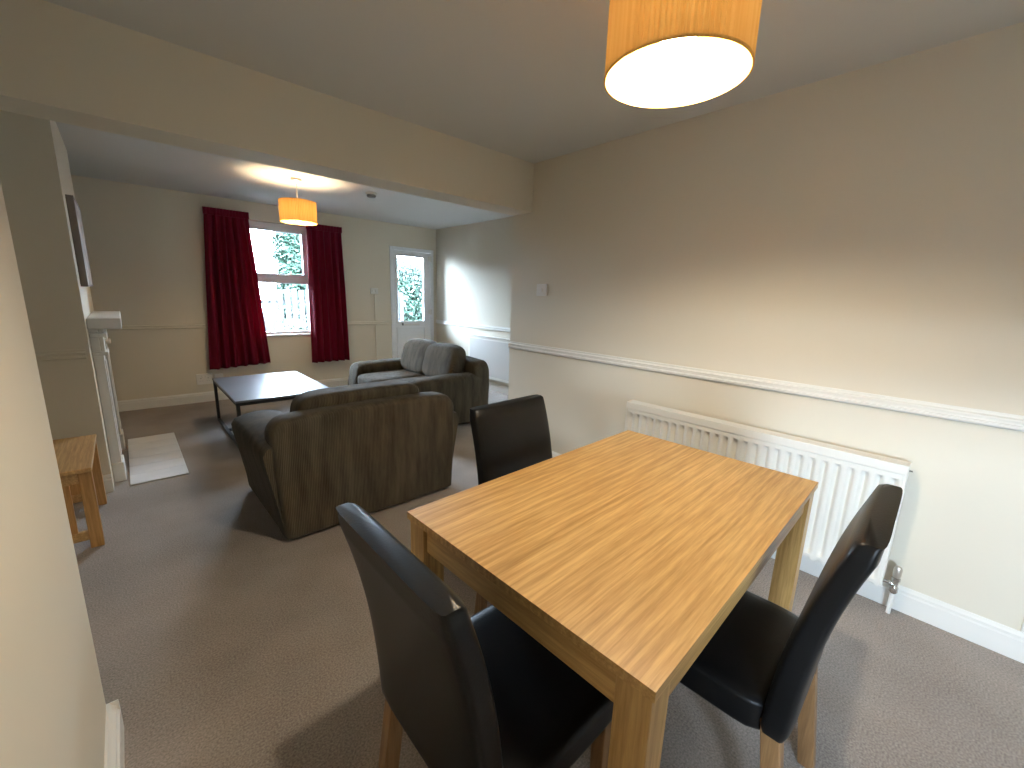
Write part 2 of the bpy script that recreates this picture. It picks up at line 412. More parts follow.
obj('glazing_bead', frame_bm(gx0 - 0.02, gx1 + 0.02, gz0 - 0.02, gz1 + 0.02, 0.03, 0.0, 0.02, 0.004), UPVC, leaf)
obj('pane', B(gx0, gx1, 0.033, 0.039, gz0, gz1), GLASS, leaf)
obj('panel_moulding', frame_bm(gx0 - 0.02, gx1 + 0.02, 0.16, 0.84, 0.03, 0.0, 0.02, 0.004), UPVC, leaf)
bm = bmesh.new(); box(bm, 0.20, 0.50, -0.004, 0.012, 0.862, 0.892, 0.004); obj('letter_plate', bm, PLAS, leaf)
bm = bmesh.new(); box(bm, 0.185, 0.205, -0.02, 0.012, 0.868, 0.905, 0.004); obj('letter_plate_knob', bm, GREYP, leaf)
for hz in (0.25, 1.08, 1.93):
    bm = bmesh.new(); lathe(bm, [(0.012, -0.045), (0.014, -0.03), (0.014, 0.03), (0.012, 0.045)], 12, (DW - 0.062, -0.012, hz)); box(bm, DW - 0.10, DW - 0.03, -0.006, 0.012, hz - 0.035, hz + 0.035, 0.003)
    obj('hinge', bm, PLAS, leaf, smooth=True, auto=40)
struct('trim_6', B(DX0, DX1, YB - 0.005, YB + 0.1, 0.0, 0.018), UPVC, label='white door threshold')

# ------------------------------------------------------------------ dining table
TX, TY, TL, TW, TA = -1.3502, 0.6536, 1.2204, 0.776, 0.0301
tb = thing('dining_table', 'rectangular oak dining table with plain square legs', 'table', (TX, TY, 0), TA)
NP = 8; pw = TW / NP
pl = None
for i in range(NP):
    if pl is None:
        pl = obj('plank', B(-TL / 2, TL / 2, -pw / 2 + 0.00005, pw / 2 - 0.00005, -0.011, 0.011), OAKX, tb); o = pl
    else:
        o = pl.copy(); link(o)
    o.location = (0, -TW / 2 + pw * (i + 0.5), 0.739)
LG = 0.07; ins = 0.006
for sx in (-1, 1):
    for sy in (-1, 1):
        o = obj('leg', B(-LG / 2, LG / 2, -LG / 2, LG / 2, 0, 0.728, bev=0.002), OAKZ, tb)
        o.location = (sx * (TL / 2 - ins - LG / 2), sy * (TW / 2 - ins - LG / 2), 0)
for s in (-1, 1):
    o = obj('apron', B(-TL / 2 + ins + LG, TL / 2 - ins - LG, -0.011, 0.011, 0.648, 0.728, bev=0.001), OAKX, tb); o.location = (0, s * (TW / 2 - 0.028), 0)
    o = obj('apron', B(-0.011, 0.011, -TW / 2 + ins + LG, TW / 2 - ins - LG, 0.648, 0.728, bev=0.001), OAKY, tb); o.location = (s * (TL / 2 - 0.028), 0, 0)

# ------------------------------------------------------------------ dining chairs
def rrect(w, t, e, n=28):
    out = []
    for i in range(n):
        a = 2 * PI * i / n; c, s = math.cos(a), math.sin(a)
        q = (abs(c) ** e + abs(s) ** e) ** (-1 / e)
        out.append((c * q * w / 2, s * q * t / 2))
    return out
def make_chair(label, loc, rz):
    t = thing('dining_chair', label, 'chair', loc, rz, 'black dining chairs around the oak table')
    # backrest: side profile sweeps gently back, ends in a soft roll
    bm = bmesh.new(); rings = []
    N = 26
    for i in range(N + 1):
        u = i / N; z = 0.390 + u * 0.540
        yc = -0.184 - 0.058 * u - 0.040 * u ** 3 + 0.006 * math.sin(PI * u)
        th = 0.066 - 0.010 * u
        wd = 0.422 + 0.002 * u
        if i >= N - 1:
            k = (i - N + 2) / 2; th -= 0.016 * k; wd -= 0.016 * k
            z = 0.93 - (0.006 if i == N - 1 else 0.0)
        if u < 0.03: th *= 0.85; wd -= 0.012
        rings.append([(x, yc + y, z) for x, y in rrect(wd, th, 7.0, 56)])
    ring_loft(bm, rings)
    obj('backrest', bm, LEATHER, t, smooth=True, auto=50)
    bm = bmesh.new()
    def wp(P, s):
        if P.z > 0: P.z *= 1.0 - 0.10 * ((P.x / s[0]) ** 2 + (P.y / s[1]) ** 2) / 2
        return P
    cushion(bm, (0, 0.034, 0.418), (0.2125, 0.209, 0.05), 9.0, 16, wp)
    obj('seat', bm, LEATHER, t, smooth=True, auto=60)
    for sx in (-1, 1):
        bm = bmesh.new(); box(bm, -0.019, 0.019, -0.019, 0.019, 0, 0.38, 0.003)
        for v in bm.verts:
            k = 1 - v.co.z / 0.38; v.co.x *= 1 - 0.22 * k; v.co.y *= 1 - 0.22 * k
        o = obj('leg', bm, LEGW, t); o.location = (sx * 0.185, 0.180, 0)
        bm = bmesh.new(); box(bm, -0.019, 0.019, -0.021, 0.021, 0, 0.42, 0.003)
        for v in bm.verts:
            k = 1 - v.co.z / 0.42; v.co.y -= 0.055 * k ** 1.2; v.co.x *= 1 - 0.15 * k
        o = obj('leg', bm, LEGW, t); o.location = (sx * 0.185, -0.178, 0)
    return t
make_chair('black leather dining chair nearest the camera, at the left end of the oak table', (-1.938, 0.636, 0), -PI / 2)
make_chair('black leather dining chair in front of the white radiator, back towards lower right', (-1.322, 0.346, 0), 0.03)
make_chair('black leather dining chair on the far side of the oak table, beside the armchair', (-1.322, 1.018, 0), PI + 0.05)

# ------------------------------------------------------------------ upholstered armchair and loveseat
def make_sofa(name, label, cat, loc, rz, W, D, ncush, HB=0.70, flare=0.07, az=0.0, ce=5.0, cdz=0.0, cgrow=0.02):
    """origin: middle of the back, on the floor; seat faces +y; W = base width, D = depth"""
    t = thing(name, label, cat, loc, rz)
    hw = W / 2
    # back slab, rounded upper corners, slightly wider at the top
    bm = bmesh.new(); R = 0.10
    def outline(k):
        # k shrinks outline for the rounded rim
        pts = []
        top = HB - k; wt = hw + 0.028 - k; wb = hw - k
        pts.append((-wb, 0.03)); pts.append((-wb - 0.012, 0.2)); pts.append((-wt, 0.42))
        for i in range(9):
            a = PI - i * PI / 16
            pts.append((-wt + R + R * math.cos(a), top - R + R * math.sin(a)))
        mid = [(-wt * 0.5, top + 0.012), (0, top + 0.016), (wt * 0.5, top + 0.012)]
        pts += mid
        for i in range(9):
            a = PI / 2 - i * PI / 16
            pts.append((wt - R + R * math.cos(a), top - R + R * math.sin(a)))
        pts += [(wt, 0.42), (wb + 0.012, 0.2), (wb, 0.03)]
        return pts
    rings = []
    for y, k in ((0.02, 0.03), (0.006, 0.012), (0.0, 0.004), (-0.004, 0.0)): pass
    for y, k in ((0.0, 0.035), (0.004, 0.018), (0.016, 0.006), (0.04, 0.0), (0.12, 0.0), (0.17, 0.004), (0.19, 0.014), (0.20, 0.035)):
        rings.append([(x, y + 0.02 * (z / HB) ** 2 * (1 if y < 0.1 else 0.6), z) for x, z in outline(k)])
    ring_loft(bm, rings)
    obj('back', bm, CORD, t, smooth=True, auto=60)
    # arms
    for s in (-1, 1):
        bm = bmesh.new(); rings = []
        sec = [(-0.22, 0.04), (-0.22, 0.50), (-0.215, 0.545), (-0.19, 0.575), (-0.14, 0.588), (-0.06, 0.590), (0.0, 0.580), (flare * 0.8, 0.560), (flare + 0.005, 0.525), (flare, 0.47), (flare * 0.55, 0.30), (flare * 0.12, 0.12), (0.0, 0.04)]
        ys = [(0.035, 0.97, 0), (0.20, 1.0, 0), (D * 0.55, 1.0, 0.004), (D - 0.10, 1.0, -0.004), (D - 0.04, 0.985, -0.012), (D - 0.012, 0.94, -0.022), (D, 0.86, -0.04)]
        cxm, czm = -0.08, 0.30
        for y, k, dz in ys:
            rings.append([(s * (hw + cxm + (x - cxm) * k), y - (z / 0.6) * 0.08 * (1 if y > D * 0.5 else 0), czm + (z - czm) * (k if z > czm else 1.0) + ((dz + az) if z > 0.35 else 0)) for x, z in sec])
        ring_loft(bm, rings)
        obj('arm', bm, CORD, t, smooth=True, auto=60)
    inner = hw - 0.22
    obj('seat_base', B(-inner - 0.02, inner + 0.02, 0.12, D - 0.06, 0.05, 0.30, bev=0.015), CORD, t, smooth=True, auto=40)
    cw = 2 * inner / ncush
    for i in range(ncush):
        x = -inner + cw * (i + 0.5)
        bm = bmesh.new(); cushion(bm, (x, 0.19 + (D - 0.24) / 2, 0.37), (cw / 2 - 0.003, (D - 0.20) / 2, 0.085), 6, 10)
        obj('seat_cushion', bm, CORD, t, smooth=True)
        bm = bmesh.new()
        def wp(P, s):
            # leaning scatter-back cushion, rounder at the top
            k = (P.z / s[2] + 1) / 2
            P.y -= 0.10 * k
            P.x *= 1 - 0.05 * k ** 2
            return P
        cushion(bm, (x, 0.335, 0.595 + cdz), (cw / 2 + cgrow, 0.115, 0.195), ce, 14, wp)
        obj('back_cushion', bm, CORD, t, smooth=True)
    for sx in (-1, 1):
        for y in (0.08, D - 0.14):
            bm = bmesh.new(); lathe(bm, [(0.026, 0.0), (0.03, 0.01), (0.03, 0.06)], 12, (sx * (hw - 0.09), y, 0)); obj('foot', bm, BLACKM, t, smooth=True, auto=40)
    return t
make_sofa('armchair', 'wide dark brown corduroy armchair seen from behind', 'armchair', (-1.448, 2.335, 0), 0.015, 1.10, 0.92, 1, ce=6.5, cgrow=0.08, cdz=-0.005)
make_sofa('loveseat', 'dark brown corduroy two-seater sofa facing the coffee table', 'sofa', (0.365, 4.215, 0), PI / 2, 1.46, 1.03, 2, HB=0.69, flare=0.03, az=-0.03, ce=3.6, cgrow=0.075, cdz=0.042)

# ------------------------------------------------------------------ coffee table
cx0, cx1, cy0, cy1 = -1.915, -1.115, 4.02, 5.225
ct = thing('coffee_table', 'low coffee table with glossy grey top and black metal frame', 'coffee table', ((cx0 + cx1) / 2, (cy0 + cy1) / 2, 0))
hx, hy = (cx1 - cx0) / 2, (cy1 - cy0) / 2
obj('tabletop', B(-hx, hx, -hy, hy, 0.432, 0.450, bev=0.002), COFTOP, ct)
bm = bmesh.new(); q = 0.013
for s in (-1, 1):
    box(bm, -hx + 0.004, hx - 0.004, s * (hy - 0.018) - q, s * (hy - 0.018) + q, 0.406, 0.432)
    box(bm, s * (hx - 0.018) - q, s * (hx - 0.018) + q, -hy + 0.031, hy - 0.031, 0.406, 0.432)
obj('top_frame', bm, BLACKM, ct)
for sx in (-1, 1):
    for sy in (-1, 1):
        o = obj('leg', B(-q, q, -q, q, 0, 0.406), BLACKM, ct); o.location = (sx * (hx - 0.018), sy * (hy - 0.018), 0)
    o = obj('floor_rail', B(-q, q, -hy + 0.031, hy - 0.031, 0.0, 0.024), BLACKM, ct); o.location = (sx * (hx - 0.018), 0, 0)
o = obj('cross_rail', B(-hx + 0.031, hx - 0.031, -q, q, 0.0, 0.024), BLACKM, ct); o.location = (0, 0.12, 0)

# ------------------------------------------------------------------ side table in the alcove
SX1, SY0, SY1, SH = -2.728, 2.925, 3.60, 0.448
st = thing('side_table', 'small oak side table with slatted ends beside the chimney breast', 'side table', (SX1 - 0.21, (SY0 + SY1) / 2, 0))
hy = (SY1 - SY0) / 2
obj('tabletop', B(-0.21, 0.21, -hy, hy, SH - 0.022, SH, bev=0.003), PINEX, st)
for sy in (-1, 1):
    yy = sy * (hy - 0.045)
    for sx in (-1, 1):
        o = obj('leg', B(-0.026, 0.026, -0.022, 0.022, 0, SH - 0.022, bev=0.002), PINEZ, st); o.location = (sx * 0.180, yy, 0)
    o = obj('end_rail', B(-0.154, 0.154, -0.012, 0.012, SH - 0.085, SH - 0.022, bev=0.002), PINEX, st); o.location = (0, yy, 0)
    o = obj('end_rail', B(-0.154, 0.154, -0.012, 0.012, 0.045, 0.095, bev=0.002), PINEX, st); o.location = (0, yy, 0)
    for x in (-0.085, 0.085):
        o = obj('slat', B(-0.032, 0.032, -0.009, 0.009, 0.095, SH - 0.085, bev=0.001), PINEZ, st); o.location = (x, yy, 0)
o = obj('stretcher', B(-0.022, 0.022, -hy + 0.057, hy - 0.057, 0.085, 0.115, bev=0.002), PINEX, st)

# ------------------------------------------------------------------ fireplace surround, hearth, picture
fs = thing('fireplace_surround', 'white painted fireplace surround with mantel shelf', 'fireplace', (CX, 4.38, 0))
obj('mantel_shelf', B(0.0, 0.166, -0.53, 0.53, 1.080, 1.150, bev=0.006), SURR, fs)
obj('frieze', B(0.0, 0.045, -0.46, 0.46, 0.885, 1.080, bev=0.003), SURR, fs)
obj('frieze_moulding', B(0.045, 0.075, -0.47, 0.47, 1.050, 1.080, bev=0.008), SURR, fs)
for s in (-1, 1):
    p = obj('pilaster', B(0.0, 0.055, -0.085, 0.085, 0.14, 0.90, bev=0.004), SURR, fs); p.location = (0, s * 0.385, 0)
    bm = bmesh.new(); box(bm, 0.0, 0.080, -0.095, 0.095, 0.90, 0.925, 0.005); box(bm, 0.045, 0.066, -0.075, 0.075, 0.925, 1.02, 0.004); box(bm, 0.0, 0.085, -0.095, 0.095, 1.02, 1.048, 0.005)
    obj('capital', bm, SURR, p)
    obj('plinth', B(0.0, 0.066, -0.095, 0.095, 0.0, 0.14, bev=0.006), SURR, p)
    bm = bmesh.new()
    for k in (-0.045, -0.015, 0.015, 0.045): box(bm, 0.052, 0.060, k - 0.008, k + 0.008, 0.18, 0.86, 0.003)
    obj('fluting', bm, SURR, p)
bm = bmesh.new(); box(bm, 0.0, 0.02, -0.30, -0.25, 0, 0.885); box(bm, 0.0, 0.02, 0.25, 0.30, 0, 0.885); box(bm, 0.0, 0.02, -0.25, 0.25, FZ - 0.02, 0.885)
obj('insert_panel', bm, IRON, fs)
bm = bmesh.new()
box(bm, -0.28, 0.0, -0.245, -0.235, 0.03, 0.70); box(bm, -0.28, 0.0, 0.235, 0.245, 0.03, 0.70); box(bm, -0.29, -0.28, -0.245, 0.245, 0.03, 0.70)
obj('firebox', bm, IRON, fs)
bm = bmesh.new()
for k in range(9): tube(bm, [(-0.03, -0.2 + 0.05 * k, 0.05), (-0.03, -0.2 + 0.05 * k, 0.22)], 0.007, 8)
tube(bm, [(-0.03, -0.22, 0.05), (-0.03, 0.22, 0.05)], 0.009, 8); tube(bm, [(-0.03, -0.22, 0.22), (-0.03, 0.22, 0.22)], 0.009, 8)
obj('grate', bm, IRON, fs)
hs = thing('hearth', 'flat hearth of pale tiles on the floor before the fireplace', 'hearth', (-2.6185, 4.36, 0))
obj('hearth_slab', B(0.0, 0.33, -0.595, 0.595, 0.0, 0.005), GROUT, hs)
tl = None
for i in range(6):
    for j in range(1):
        if tl is None: tl = obj('tile', B(-0.163, 0.163, -0.0968, 0.0968, 0.0, 0.007, bev=0.0015, seg=1), TILE, hs); o = tl
        else: o = tl.copy(); link(o)
        o.location = (0.165, -0.595 + 0.1983 * (i + 0.5), 0.004)
pc = thing('wall_picture', 'muted brown canvas picture hung above the mantel shelf', 'picture', (CX, 4.32, 1.35))
obj('frame', frame_bm(-0.36, 0.36, 0, 0.56, 0.012, 0.0, 0.036, 0.002), mat('picture_frame_wood', (0.22, 0.18, 0.15), 0.5, 0.1, 8), pc)
obj('canvas', B(-0.348, 0.348, 0.006, 0.034, 0.012, 0.548), CANVAS, pc)
pc.rotation_euler = (0, 0, -PI / 2)

# ------------------------------------------------------------------ curtains
def make_curtain(label, xt0, xt1, xb0, xb1, zt, zb0, zb1, folds, ph):
    t = thing('curtain', label, 'curtain', ((xb0 + xb1) / 2, YB - 0.10, zb0), 0, 'burgundy curtains at the living room window')
    ox, oz = (xb0 + xb1) / 2, zb0
    bm = bmesh.new(); NU, NV = 120, 40
    grid = [[], []]
    for side, th in enumerate((0.0, 0.005)):
        for j in range(NV + 1):
            v = j / NV; row = []
            for i in range(NU + 1):
                u = i / NU
                uu = u + 0.012 * math.sin(9 * u + ph) * v
                x = (xt0 + (xt1 - xt0) * uu) * (1 - v) + (xb0 + (xb1 - xb0) * uu) * v
                zb = zb0 + (zb1 - zb0) * u
                z = zt * (1 - v) + zb * v
                amp = 0.012 + 0.026 * min(1, v * 2.2)
                y = amp * math.sin(2 * PI * folds * u + ph + 0.5 * math.sin(3 * v + ph)) + 0.3 * amp * math.sin(2 * PI * folds * 1.7 * u + 2 * ph + v)
                row.append(bm.verts.new((x - ox, y + th, z - oz)))
            grid[side].append(row)
    for side in (0, 1):
        for j in range(NV):
            for i in range(NU):
                g = grid[side]; q = (g[j][i], g[j][i + 1], g[j + 1][i + 1], g[j + 1][i])
                bm.faces.new(q if side else q[::-1])
    for j in range(NV):
        for i in (0, NU): bm.faces.new((grid[0][j][i], grid[0][j + 1][i], grid[1][j + 1][i], grid[1][j][i]))
    for i in range(NU):
        for j in (0, NV): bm.faces.new((grid[0][j][i], grid[0][j][i + 1], grid[1][j][i + 1], grid[1][j][i]))
    obj('cloth', bm, CURT, t, smooth=True)
    bm = bmesh.new(); NU = 90; rr = []
    for i in range(NU + 1):
        u = i / NU; x = xt0 - 0.01 + (xt1 - xt0 + 0.02) * u; y = 0.006 * math.sin(u * 2 * PI * folds * 2.2) - 0.008
        rr.append([(x - ox, y - 0.012, zt - 0.055 - oz), (x - ox, y - 0.016, zt + 0.02 - oz), (x - ox, y + 0.016, zt + 0.02 - oz), (x - ox, y + 0.012, zt - 0.055 - oz)])
    ring_loft(bm, rr); obj('heading', bm, CURT, t, smooth=True, auto=50)
    bm = bmesh.new(); box(bm, xt0 - ox, xt1 - ox, 0.030, 0.045, zt - 0.02 - oz, zt + 0.005 - oz); box(bm, (xt0 + xt1) / 2 - 0.02 - ox, (xt0 + xt1) / 2 + 0.02 - ox, 0.045, 0.10, zt - 0.02 - oz, zt + 0.005 - oz)
    obj('track', bm, PLAS, t)
make_curtain('burgundy curtain left of the window, wider at its hem', -1.715, -1.285, -1.83, -1.175, 2.235, 0.40, 0.435, 6.5, 0.4)
make_curtain('burgundy curtain right of the window, next to the glazed door', -0.625, -0.185, -0.665, -0.150, 2.205, 0.39, 0.395, 5.5, 1.9)

# ------------------------------------------------------------------ radiators
ry0, ry1, rz0, rz1 = 0.085, 1.475, 0.125, 0.715
rd = thing('radiator', 'white ribbed panel radiator on the dining wall behind the table', 'radiator', (0, (ry0 + ry1) / 2, 0))
hy = (ry1 - ry0) / 2
bm = bmesh.new(); pitch = 0.0505; nr = int(2 * hy / pitch); NY = nr * 8
zs = [rz0, rz0 + 0.012, rz0 + 0.028, rz0 + 0.045, rz0 + 0.08, 0.42, rz1 - 0.115, rz1 - 0.085, rz1 - 0.068, rz1 - 0.055, rz1 - 0.04]
dep = [0.4, 1, 1, 0, 0, 0, 0, 0, 1, 1, 0.9]
rows = []
for side in (0, 1):
    rr = []
    for z, dd in zip(zs, dep):
        row = []
        for i in range(NY + 1):
            y = -hy + 0.012 + (2 * hy - 0.024) * i / NY
            c = math.cos(2 * PI * i / 8)
            rib = 0.5 + 0.5 * max(-1, min(1, c * 1.6 + 0.45))
            x = -0.083 - 0.025 * max(dd, rib) if side == 0 else -0.076
            row.append(bm.verts.new((x, y, z)))
        rr.append(row)
    rows.append(rr)
for side in (0, 1):
    for j in range(len(zs) - 1):
        for i in range(NY):
            r = rows[side]; bm.faces.new((r[j][i], r[j][i + 1], r[j + 1][i + 1], r[j + 1][i]))
for j in range(len(zs) - 1):
    for i in (0, NY): bm.faces.new((rows[0][j][i], rows[0][j + 1][i], rows[1][j + 1][i], rows[1][j][i]))
for i in range(NY):
    for j in (0, len(zs) - 1): bm.faces.new((rows[0][j][i], rows[0][j][i + 1], rows[1][j][i + 1], rows[1][j][i]))
obj('ribbed_panel', bm, RADM, rd, smooth=True, auto=50)
bm = bmesh.new(); box(bm, -0.112, -0.096, -hy, hy, rz1 - 0.045, rz1, 0.004); box(bm, -0.042, -0.034, -hy, hy, rz1 - 0.045, rz1, 0.002)
for xa, xb in ((-0.097, -0.080), (-0.076, -0.060), (-0.056, -0.041)): box(bm, xa, xb, -hy, hy, rz1 - 0.008, rz1 - 0.003)
obj('top_grille', bm, RADM, rd)
for s in (-1, 1):
    o = obj('side_panel', B(-0.110, -0.034, -0.006, 0.006, rz0 + 0.01, rz1, bev=0.003), RADM, rd); o.location = (0, s * (hy - 0.006), 0)
obj('rear_panel', B(-0.048, -0.040, -hy + 0.02, hy - 0.02, rz0, rz1 - 0.05), RADM, rd)
for y in (-hy + 0.2, hy - 0.2): obj('wall_bracket', B(-0.040, -0.002, y - 0.02, y + 0.02, 0.25, 0.62), RADM, rd)
bm = bmesh.new(); lathe(bm, [(0.004, -0.012), (0.004, 0.0)], 10, (-0.07, -hy, rz1 - 0.03), 'Y'); obj('bleed_valve', bm, CHROME, rd, smooth=True, auto=40)
vy = -hy - 0.040
bm = bmesh.new(); lathe(bm, [(0.011, 0.105), (0.015, 0.112), (0.015, 0.135), (0.012, 0.140), (0.012, 0.165), (0.016, 0.168), (0.016, 0.180), (0.011, 0.184)], 16, (-0.07, vy, 0))
lathe(bm, [(0.010, 0.0), (0.013, 0.005), (0.013, 0.018), (0.008, 0.022), (0.008, 0.046)], 14, (-0.07, vy, 0.148), 'Y')
vl = obj('valve', bm, CHROME, rd, smooth=True, auto=40)
bm = bmesh.new(); lathe(bm, [(0.013, 0.184), (0.015, 0.19), (0.015, 0.225), (0.011, 0.236), (0.004, 0.238)], 16, (-0.07, vy, 0)); obj('valve_cap', bm, mat('brushed_cap', (0.62, 0.58, 0.52), 0.3, 0.04, 10, metal=0.8), vl, smooth=True, auto=40)
bm = bmesh.new(); lathe(bm, [(0.0085, 0.0), (0.0085, 0.108)], 14, (-0.07, vy, 0)); obj('pipe', bm, TRIM, rd, smooth=True, auto=40)
bm = bmesh.new(); lathe(bm, [(0.0085, 0.0), (0.0085, 0.15)], 14, (-0.07, hy + 0.03, 0)); lathe(bm, [(0.012, -0.03), (0.012, 0.015)], 12, (-0.07, hy + 0.03, 0.16), 'Y'); obj('pipe', bm, TRIM, rd, smooth=True, auto=40)
# flat radiator in the living room
fr = thing('radiator', 'flat white radiator behind the two-seater sofa', 'radiator', (XR2, 4.55, 0))
bm = bmesh.new(); box(bm, -0.075, -0.045, -0.62, 0.62, 0.185, 0.785, 0.005)
obj('panel', bm, RADM, fr)
obj('panel_face', B(-0.078, -0.074, -0.575, 0.575, 0.225, 0.745, bev=0.001), mat('radiator_grey_face', (0.62, 0.60, 0.57), 0.5, 0.02, 3), fr)
bm = bmesh.new(); box(bm, -0.082, -0.02, -0.625, 0.625, 0.785, 0.80, 0.003); obj('top_cover', bm, RADM, fr)
for y in (-0.38, 0.38): obj('wall_bracket', B(-0.045, -0.002, y - 0.02, y + 0.02, 0.3, 0.7), RADM, fr)
bm = bmesh.new(); lathe(bm, [(0.008, 0.0), (0.008, 0.2)], 12, (-0.06, 0.58, 0)); obj('pipe', bm, TRIM, fr, smooth=True, auto=40)

# ------------------------------------------------------------------ pendant lamps
def make_pendant(label, x, y, zbot, R, H, bulbm, npl, shm):
    t = thing('pendant_lamp', label, 'lamp', (x, y, ZC))
    z0, z1 = zbot - ZC, zbot + H - ZC
    bm = bmesh.new(); n = npl * 2; rings = []
    for z in (z0, z0 + H * 0.5, z1):
        rings.append([((R - (0.0055 if i % 2 else 0)) * math.cos(2 * PI * i / n), (R - (0.0055 if i % 2 else 0)) * math.sin(2 * PI * i / n), z) for i in range(n)])
    vr = ring_loft(bm, rings, cap=False)
    obj('shade', bm, shm, t)
    for z in (z0, z1):
        bm = bmesh.new(); nn = 64
        rr = [[((R - 0.004 + a) * math.cos(2 * PI * i / nn), (R - 0.004 + a) * math.sin(2 * PI * i / nn), z + b_) for i in range(nn)] for a, b_ in ((0, -0.003), (0.005, -0.003), (0.005, 0.003), (0, 0.003), (0, -0.003))]
        ring_loft(bm, rr, cap=False); obj('hoop', bm, shm, t, smooth=True, auto=40)
    bm = bmesh.new(); lathe(bm, [(0.0035, z1 - 0.04), (0.0035, -0.02)], 10); obj('cable', bm, PLAS, t, smooth=True, auto=40)
    bm = bmesh.new(); lathe(bm, [(0.012, -0.055), (0.016, -0.04), (0.045, -0.022), (0.048, -0.012), (0.048, 0.0)], 28); obj('ceiling_rose', bm, PLAS, t, smooth=True, auto=40)
    bm = bmesh.new(); lathe(bm, [(0.018, z1 - 0.10), (0.02, z1 - 0.08), (0.02, z1 - 0.045), (0.008, z1 - 0.035)], 20); lh = obj('lamp_holder', bm, PLAS, t, smooth=True, auto=40)
    bm = bmesh.new()
    for k in range(3):
        a = k * 2 * PI / 3; tube(bm, [(0.018 * math.cos(a), 0.018 * math.sin(a), z1 - 0.06), (R * math.cos(a), R * math.sin(a), z1 - 0.003)], 0.0018, 6)
    obj('shade_ring', bm, BLACKM, t)
    zb = z0 + 0.090; rb = 0.045
    bm = bmesh.new(); lathe(bm, [(0.002, zb - rb)] + [(rb * math.sin(a * PI / 10), zb - rb * math.cos(a * PI / 10)) for a in range(1, 9)] + [(0.016, zb + 0.046), (0.016, zb + 0.05)], 16)
    obj('light_bulb', bm, bulbm, t, smooth=True, auto=60)
    bm = bmesh.new(); lathe(bm, [(0.014, zb + 0.051), (0.014, z1 - 0.10)], 14); obj('bulb_base', bm, CHROME, t, smooth=True, auto=40)
    return t
make_pendant('amber pleated drum pendant lamp hanging above the dining table', -1.338, 0.664, 1.970, 0.188, 0.25, BULB1, 90, SHADE)
make_pendant('small distant amber drum pendant lamp in the living room', -1.165, 4.56, 2.008, 0.163, 0.188, BULB2, 70, SHADE2)

# ------------------------------------------------------------------ small wall and ceiling fittings
sd = thing('smoke_detector', 'small round smoke detector on the living room ceiling', 'smoke detector', (-0.43, 4.55, ZC))
bm = bmesh.new(); lathe(bm, [(0.055, -0.018), (0.058, -0.012), (0.058, 0.0)], 28); obj('base', bm, PLAS, sd, smooth=True, auto=40)
bm = bmesh.new(); lathe(bm, [(0.02, -0.046), (0.042, -0.042), (0.048, -0.030), (0.044, -0.018)], 28); obj('sensor_dome', bm, GREYP, sd, smooth=True, auto=40)
def plate(name, label, cat, loc, rz, w, h, rockers, sock=False, group=None):
    t = thing(name, label, cat, loc, rz)
    obj('faceplate', B(-w / 2, w / 2, -0.011, 0.0, 0, h, bev=0.003), PLAS, t)
    for x in rockers:
        if sock:
            for hx_, hz_, a_, b_ in ((x, h * 0.56, 0.004, 0.008), (x - 0.012, h * 0.32, 0.004, 0.004), (x + 0.012, h * 0.32, 0.004, 0.004)):
                obj('pin_hole', B(hx_ - a_, hx_ + a_, -0.0118, -0.0105, hz_, hz_ + b_), GREYP, t)
            obj('rocker', B(x + (0.012 if x < 0 else -0.024), x + (0.024 if x < 0 else -0.012), -0.015, -0.010, h * 0.66, h * 0.66 + 0.02, bev=0.002), PLAS, t)
        else:
            obj('rocker', B(x - 0.012, x + 0.012, -0.016, -0.010, h / 2 - 0.016, h / 2 + 0.016, bev=0.002), PLAS, t)
    return t
# rz: local -y points into the room
plate('light_switch', 'white switch plate on the dining wall above the dado rail', 'switch', (0, 2.40, 1.385), -PI / 2, 0.11, 0.095, (0.0,))
plate('light_switch', 'white light switch between right curtain and glazed door', 'switch', (0.31, YB, 1.348), 0, 0.12, 0.086, (-0.025, 0.025))
plate('power_socket', 'white double power socket at the right edge above the skirting', 'socket', (0, -0.405, 0.125), -PI / 2, 0.146, 0.086, (-0.036, 0.036), True)
plate('power_socket', 'white double power socket low on the wall under the left curtain', 'socket', (-1.88, YB, 0.215), 0, 0.16, 0.13, (-0.036, 0.036), True)
plate('phone_socket', 'small white telephone socket just right of the low double socket', 'socket', (-1.735, YB, 0.255), 0, 0.09, 0.075, (), False)
bm = bmesh.new(); box(bm, -0.010, 0.010, -0.010, 0.0, 0.0, 0.40, 0.002); box(bm, -0.010, 0.010, -0.010, 0.0, -0.87 + 0.10 + 0.02, -0.07, 0.002)
o = obj('cable_trunking', bm, WALL); o.location = (0.315, YB, 0.95); tag(o, 'narrow cream cable trunking running down from the light switch', 'trunking')

# ------------------------------------------------------------------ outdoors
o = obj('garden_ground', B(-18, 18, -14, 34, -0.25, -0.12), PAVE); o['kind'] = 'structure'; o['label'] = 'grey paving outside the window'
FY = 9.6
gf = thing('garden_fence', 'pale upright board fence outside the window', 'fence', (0.5, FY, -0.12))
bd = None; k = 0
x = -4.0
while x < 2.2:
    if bd is None: bd = obj('board', B(-0.05, 0.05, -0.009, 0.009, 0.05, 1.50, bev=0.002, seg=1), FENCE, gf); o = bd
    else: o = bd.copy(); link(o)
    o.location = (x, 0.012 * (k % 2), 0.015 * random.uniform(-1, 1)); x += 0.135; k += 1
for z in (0.3, 1.2):
    obj('rail', B(-4.05, 2.2, 0.03, 0.07, z, z + 0.08), FENCE, gf)
for x in (-3.9, -2.0, 0.0, 2.0):
    obj('post', B(x - 0.045, x + 0.045, 0.07, 0.16, 0, 1.55), FENCE, gf)
